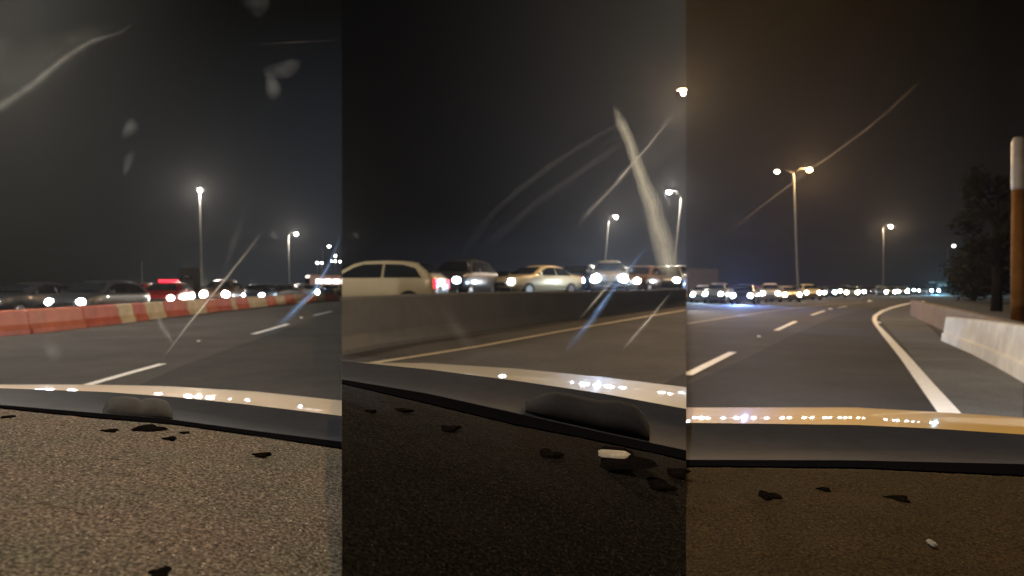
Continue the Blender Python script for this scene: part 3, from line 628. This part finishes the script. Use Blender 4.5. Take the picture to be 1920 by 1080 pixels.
# road studs (raised reflectors)
studs = [(1423, 633, 'white road stud between the two nearest dashes right'), (1557, 581.5, 'far white road stud between the distant dashes'), (1648, 607, 'pink road stud on the inside of the white curve'), (1631, 566.5, 'distant warm road stud before the queue'), (1730, 568, 'road stud at the tip of the curving wall'), (373, 642, 'small road stud on the left carriageway'), (566, 598, 'tiny road stud between two far dashes on the left')]
mat('stud', (.8, .8, .78), .3, emit=None)
for x, y, lb in studs:
    p = G(x, y); k = p.y/14; o = MB().ball((0, 0, .02*k), (.035*k, .07*k, .022*k), 10, 6).build('road_stud', MAT['stud'], smooth=True); o.location = (p.x, p.y, p.z+.008); tag(o, lb, 'road stud', 'road studs')

# ------------------------------------------------------------------ the three vehicles one looks out of
def own(u0, u1, ht, hb_, cb, dt, paint, cloth, label, prof, lump=None, holes=(), lumpmat='lump_grey'):
    t = empty('car', (0, 0, 0), 0, label, 'car', None)
    N = 40; us = [u0+(u1-u0)*i/N for i in range(N+1)]
    def X(u): return u*F+960
    # bonnet: convex crest, tangent to the line of sight along its far rim
    vs = []; M_ = 14; fs = []
    for u in us:
        yt = (lerp_list(ht, X(u))-540)/F; yb = (lerp_list(hb_, X(u))-540)/F; d1 = 1.5; dy = max(.006, yb-yt)
        D = 2*dy*d1*.72/(yt-(yt+.5*dy)/2); D = min(max(D, .12), .95); d2 = d1+D; k = dy*d1/D**2
        vs.append((u*d1, d1, CZ-yb*d1-.05))
        for j in range(M_+1):
            dd = d1+(D+.45)*(j/M_)**1.15
            z = -yt*dd-k*(dd-d2)**2 if dd < d2+.12 else -yt*dd-k*.0144-(dd-d2-.12)*(2*k*.12)-.5*(dd-d2-.12)**2
            vs.append((u*dd, dd, CZ+z))
    n = M_+2; fs = [(i*n+j, (i+1)*n+j, (i+1)*n+j+1, i*n+j+1) for i in range(N) for j in range(n-1)]
    mesh('bonnet', vs, fs, MAT[paint], t, True)
    # cowl under the windscreen and its rubber seal
    vs = []; n = 7
    for u in us:
        yb = (lerp_list(hb_, X(u))-540)/F; yc = (lerp_list(cb, X(u))-540)/F
        for j in range(n):
            f = j/(n-1); d_ = 1.47-.22*f; y = yb-.012+(yc-yb+.012)*f; vs.append((u*d_, d_, CZ-y*d_-.010*math.sin(math.pi*f)))
    mesh('cowl', vs, [(i*n+j, i*n+j+1, (i+1)*n+j+1, (i+1)*n+j) for i in range(N) for j in range(n-1)], MAT['cowl'], t, True)
    vs = []; n = 4
    for u in us:
        yc = (lerp_list(cb, X(u))-540)/F; yd = (lerp_list(dt, X(u))-540)/F
        for d_, y in ((1.245, yc), (1.225, yc+.001), (1.19, yd-.001), (1.185, yd+.012)): vs.append((u*d_, d_, CZ-y*d_))
    mesh('window_seal', vs, [(i*n+j, i*n+j+1, (i+1)*n+j+1, (i+1)*n+j) for i in range(N) for j in range(n-1)], MAT['rubber'], t)
    # dashboard mat
    NU, ND = 150, 110; vs = []; rr = random.Random(int(u0*1000)); us2 = [u0+(u1-u0)*i/NU for i in range(NU+1)]
    import mathutils
    dash = lambda u, f: None
    def dpt(u, f):
        yd = (lerp_list(dt, X(u))-540)/F; d0 = 1.18; z0 = -yd*d0; d_ = d0+(.42-d0)*f
        z = z0+prof(f)*.1-.0; return Vector((u*d_, d_, CZ+z))
    for u in us2:
        for j in range(ND+1):
            f = j/ND; p = dpt(u, f); q = mathutils.noise.noise(Vector((p.x*55, p.y*55, 0)))*.0008+mathutils.noise.noise(Vector((p.x*140, p.y*140, 3)))*.0006+mathutils.noise.noise(Vector((p.x*9, p.y*9, 7)))*.003*min(1, f*6)
            if f == 0: q = -.006
            vs.append((p.x, p.y, p.z+q))
    n = ND+1; fs = [(i*n+j, i*n+j+1, (i+1)*n+j+1, (i+1)*n+j) for i in range(NU) for j in range(ND)]
    dm = mesh('dashboard_mat', vs, fs, MAT[cloth], t, True)
    def on_dash(px, py):
        u = (px-960)/F; y = (py-540)/F; best = None
        for j in range(0, 400):
            p = dpt(u, j/400)
            if (CZ-p.z)/p.y >= y: return p
        return p
    for h in holes:
        px, py, w_, hh, kind = h[:5]; c = on_dash(px, py); a = []; rr2 = random.Random(int(px)); R1 = w_/2/F*c.y; p2 = on_dash(px, py+hh/2); p1 = on_dash(px, py-hh/2); R2 = max(.004, (p1-p2).length/2)
        K = 22; top = (0, 0, .0022); v = [top]; f = []
        for ring, (rs_, z) in enumerate(((.55, .0022), (.85, .0016), (1.0, -.002))):
            for k in range(K):
                g = 2*math.pi*k/K; wob = 1+.22*math.sin(3*g+px)+.14*math.sin(5*g+py)+rr2.uniform(-.08, .08) if kind == 'h' else 1/(abs(math.cos(g))**5+abs(math.sin(g))**5)**.2; v.append((math.cos(g)*R1*rs_*wob, math.sin(g)*R2*rs_*wob, z))
        for k in range(K): f.append((0, 1+k, 1+(k+1) % K))
        for r_ in range(2):
            for k in range(K): f.append((1+r_*K+k, 1+(r_+1)*K+k, 1+(r_+1)*K+(k+1) % K, 1+r_*K+(k+1) % K))
        o = mesh('hole_patch' if kind == 'h' else 'chip', v, f, MAT['hole_dark' if kind == 'h' else 'chip'], dm, True); o.location = c+Vector((0, 0, .004 if kind == 'c' else 0))  # black patch laid on the mat for a hole
        sl = (p1.z-p2.z)/max(1e-4, (p1.y-p2.y)); o.rotation_euler = (math.atan(sl), 0, h[5] if len(h) > 5 else 0)
    if lump:
        vs = []; NX, NY = 40, 8; fs = []
        for i in range(NX+1):
            f = i/NX; x = lump[0][0]+(lump[-1][0]-lump[0][0])*f; u = (x-960)/F
            yt = lerp_list([(a, b) for a, b, c in lump], x); yb = lerp_list([(a, c) for a, b, c in lump], x)
            for j in range(NY+1):
                g = j/NY; d_ = 1.335-.075*g-.02*math.sin(math.pi*g); y = (yt+(yb-yt)*g-540)/F; vs.append((u*d_, d_, CZ-y*d_))
            for j in range(NY+1):
                g = 1-j/NY; d_ = 1.35-.075*g; y = (yt+(yb-yt)*g+.5-540)/F; vs.append((u*d_, d_, CZ-y*d_))
        n = 2*(NY+1); fs = [(i*n+j, i*n+(j+1) % n, (i+1)*n+(j+1) % n, (i+1)*n+j) for i in range(NX) for j in range(n)]; fs += [tuple(range(n))[::-1], tuple(NX*n+k for k in range(n))]
        mesh('wiper_cover', vs, fs, MAT[lumpmat], t, True)
    return t
UL = (-160-960)/F; UR = (2080-960)/F
OL = own(UL, U1, [(0, 721), (167, 721), (311, 724), (478, 734), (640, 751)], [(0, 742), (194, 749), (330, 759), (466, 773), (640, 794)],
    [(0, 759), (155, 772), (311, 785), (466, 806), (640, 828)], [(0, 765), (155, 781), (330, 796), (466, 815), (640, 841)], 'bonnet_cream', 'carpet_brown',
    'car seen from inside with cream bonnet and brown speckled dashboard mat', lambda f: -.1*f-.25*f*f,
    [(185, 779, 781), (192, 768, 781), (202, 750, 782), (212, 744.5, 783), (235, 743, 784), (255, 745, 785), (265, 750, 785), (274, 746, 785.5), (295, 746, 786), (312, 751, 786), (320, 760, 786), (324, 775, 786)],
    [(272, 804, 66, 13, 'h'), (205, 808, 30, 5, 'h'), (318, 822, 26, 5, 'h'), (345, 812, 20, 4, 'h'), (489, 853, 34, 9, 'h'), (12, 782, 20, 4, 'h'), (293, 1076, 52, 22, 'h')])
OM = own(U1, U2, [(640, 679), (803, 681), (966, 691), (1129, 707), (1286, 726)], [(640, 691), (803, 707), (966, 728), (1129, 752), (1286, 781)],
    [(640, 711), (803, 738), (966, 774), (1129, 811), (1286, 844)], [(640, 719), (803, 757), (966, 796), (1129, 828), (1286, 862)], 'bonnet_sand', 'carpet_shade',
    'car seen from inside with sandy bonnet and dashboard mat darkened for shade', lambda f: -.15*f-2.0*f*f,
    [(985, 752, 772), (1005, 744, 778), (1022, 738, 783), (1045, 735, 789), (1070, 738, 795), (1100, 746, 801), (1125, 751, 807), (1140, 750, 810), (1165, 752, 815), (1190, 759, 819), (1205, 772, 822), (1218, 800, 825)],
    [(1140, 857, 150, 44, 'h', -.25), (1148, 856, 66, 15, 'c', -.30), (1020, 850, 62, 18, 'h'), (1228, 908, 66, 24, 'h', -.2), (1262, 884, 60, 16, 'h', -.3), (836, 803, 50, 12, 'h'), (750, 769, 44, 6, 'h'), (690, 771, 30, 5, 'h')], 'lump_dark')
OR = own(U2, UR, [(1286, 764), (1603, 764), (1786, 774), (1920, 783)], [(1286, 807), (1603, 811), (1753, 818), (1920, 829)],
    [(1286, 862), (1603, 863), (1920, 870)], [(1286, 874), (1603, 877), (1920, 892)], 'bonnet_gold', 'carpet_amber_light',
    'car seen from inside with golden bonnet and dashboard mat tinted for amber light', lambda f: -.12*f-.4*f*f, None,
    [(1441, 929, 46, 15, 'h'), (1683, 935, 44, 12, 'h', -.15), (1545, 917, 24, 6, 'h'), (1748, 1023, 11, 9, 'c')])

# light glare built as pale translucent strips, and smudges, on the windscreens
def wd_(py): return 1.28-.55*(700-py)/700
def streak(par, pts, wid, m):
    P = [A(x, y, wd_(y)) for x, y in pts]; Q = []; tl = [0]
    for a, b in zip(P, P[1:]): tl.append(tl[-1]+(b-a).length)
    vs = []; uv = []
    for i, (x, y) in enumerate(pts):
        x0, y0 = pts[max(0, i-1)]; x1, y1 = pts[min(len(pts)-1, i+1)]; L = math.hypot(x1-x0, y1-y0); nx, ny = -(y1-y0)/L, (x1-x0)/L
        w_ = wid[i] if isinstance(wid, (list, tuple)) else wid
        for s_ in (-1, 1): vs.append(A(x+nx*w_/2*s_, y+ny*w_/2*s_, wd_(y+ny*w_/2*s_))); uv.append((tl[i]/tl[-1], (s_+1)/2))
    o = mesh('glare_streak', vs, [(2*i, 2*i+1, 2*i+3, 2*i+2) for i in range(len(pts)-1)], MAT[m], par, uv=uv); return o
def smudge(par, cx, cy, a, b, ang, m, seed=1):
    rr = random.Random(seed); vs = [A(cx, cy, wd_(cy))]; uv = [(.5, .5)]; K = 28; ca, sa = math.cos(ang), math.sin(ang)
    for k in range(K):
        g = 2*math.pi*k/K; w_ = 1+.14*math.sin(2*g+seed)+.10*math.sin(3*g+seed*2); x, y = math.cos(g)*a*w_, math.sin(g)*b*w_
        X_, Y_ = cx+x*ca-y*sa, cy+x*sa+y*ca; vs.append(A(X_, Y_, wd_(Y_))); uv.append((.5+.5*math.cos(g), .5+.5*math.sin(g)))
    return mesh('smudge', vs, [(0, 1+k, 1+(k+1) % K) for k in range(K)], MAT[m], par, uv=uv)
streak(OL, [(-90, 250), (0, 200), (60, 160), (120, 110), (170, 78), (225, 62), (256, 40)], [30, 26, 24, 20, 15, 10, 6], 'glare_warm')
streak(OL, [(-90, 200), (0, 160), (60, 130), (120, 95), (170, 66), (225, 50)], [150, 130, 110, 80, 50, 30], 'glare_wide')
streak(OL, [(-10, 130), (2, 98), (12, 80)], 10, 'glare_faint')
streak(OL, [(470, 84), (540, 80), (639, 75)], 6, 'glare_faint')
streak(OL, [(300, 678), (350, 612), (405, 545), (445, 495), (492, 434)], [8, 11, 12, 12, 16], 'glare_bright')
streak(OL, [(412, 540), (430, 480), (455, 410), (478, 350)], [16, 16, 16, 10], 'glare_faint')
streak(OL, [(505, 628), (545, 590), (590, 545), (615, 500), (640, 440)], [22, 20, 16, 12, 12], 'glare_deep_blue')
streak(OL, [(296, 590), (308, 618), (322, 640)], [12, 16, 8], 'smudge_pale') if False else streak(OL, [(292, 588), (306, 616), (326, 650)], [16, 18, 8], 'glare_warm')
for a in ((478, 2, 24, 36, -.3, 'smudge', 1), (530, 130, 34, 20, -.15, 'smudge', 2), (511, 162, 16, 28, -.45, 'smudge', 3), (243, 240, 16, 20, .4, 'smudge', 4), (240, 305, 11, 22, .35, 'smudge', 5), (515, 441, 7, 13, -.2, 'smudge', 6), (97, 655, 16, 30, -.3, 'smudge', 7)): smudge(OL, *a)
streak(OM, [(1080, 425), (1150, 350), (1215, 275), (1250, 230), (1284, 190)], [20, 15, 11, 12, 15], 'glare_bright')
streak(OM, [(1180, 330), (1230, 265), (1284, 170)], [60, 90, 130], 'glare_wide')
streak(OM, [(865, 478), (905, 420), (965, 362), (1030, 312), (1120, 255), (1200, 215), (1284, 172)], [18, 18, 16, 16, 12, 10, 14], 'glare_faint')
streak(OM, [(900, 470), (1000, 385), (1100, 315), (1284, 190)], [20, 22, 18, 12], 'glare_faint')
streak(OM, [(1200, 380), (1240, 335), (1284, 292)], [14, 12, 12], 'glare_faint')
streak(OM, [(820, 560), (860, 620), (912, 686)], [30, 34, 30], 'glare_faint')
streak(OM, [(1060, 660), (1110, 600), (1160, 530), (1215, 460)], [24, 20, 14, 14], 'glare_deep_blue')
streak(OM, [(1165, 660), (1225, 590), (1262, 545)], [16, 12, 8], 'glare_bright')
streak(OM, [(1085, 600), (1140, 535), (1180, 480)], [10, 12, 8], 'glare_bright')
streak(OL, [(560, 575), (592, 549), (618, 522)], [8, 14, 8], 'glare_bright')
streak(OM, [(1150, 196), (1158, 213), (1165, 231), (1182, 269), (1202, 330), (1222, 381), (1243, 455), (1252, 495), (1260, 530)], [10, 17, 26, 24, 30, 38, 48, 46, 34], 'glare_thick')
smudge(OM, 667, 440, 7, 13, -.7, 'smudge', 8); smudge(OM, 1046, 460, 5, 5, 0, 'smudge', 9)
streak(OR, [(1360, 445), (1400, 408), (1440, 378), (1490, 340), (1517, 319), (1560, 290), (1625, 242), (1680, 195), (1730, 148)], [14, 10, 9, 9, 10, 12, 12, 14, 14], 'glare_amber')

# own headlights of the three vehicles, shining up the road
for x0, s, colr, pw, tgt in ((-2.1, 0, WHT, 1700, (-5.5, 30, .2)), (.35, 1, (1, .84, .60), 650, (1, 26, .9)), (1.5, 2, (.97, .97, 1), 3600, (10.5, 17, .25)), (2.2, 2, (.95, .97, 1), 1500, (7.5, 10.5, .1))):
    l = bpy.data.lights.new('own_headlight', 'SPOT'); l.energy = pw; l.color = colr; l.spot_size = R(64); l.spot_blend = .8; l.shadow_soft_size = .08
    o = link(bpy.data.objects.new('own_headlight', l)); o.location = (x0, 2.6, .62); dv = Vector(tgt)-o.location; o.rotation_euler = dv.to_track_quat('-Z', 'Y').to_euler()

# ------------------------------------------------------------------ night haze
hz = MB().box((0, 180, 13), (900, 620, 36)).build('haze', None)
m = bpy.data.materials.new('haze'); m.use_nodes = True; t = m.node_tree; t.nodes.clear()
pv = t.nodes.new('ShaderNodeVolumePrincipled'); pv.inputs['Density'].default_value = .00019; pv.inputs['Color'].default_value = (.9, .9, .92, 1); pv.inputs['Anisotropy'].default_value = 0.78
ou = t.nodes.new('ShaderNodeOutputMaterial'); t.links.new(pv.outputs[0], ou.inputs['Volume'])
hz.data.materials.clear(); hz.data.materials.append(m); tag(hz, kind='stuff')
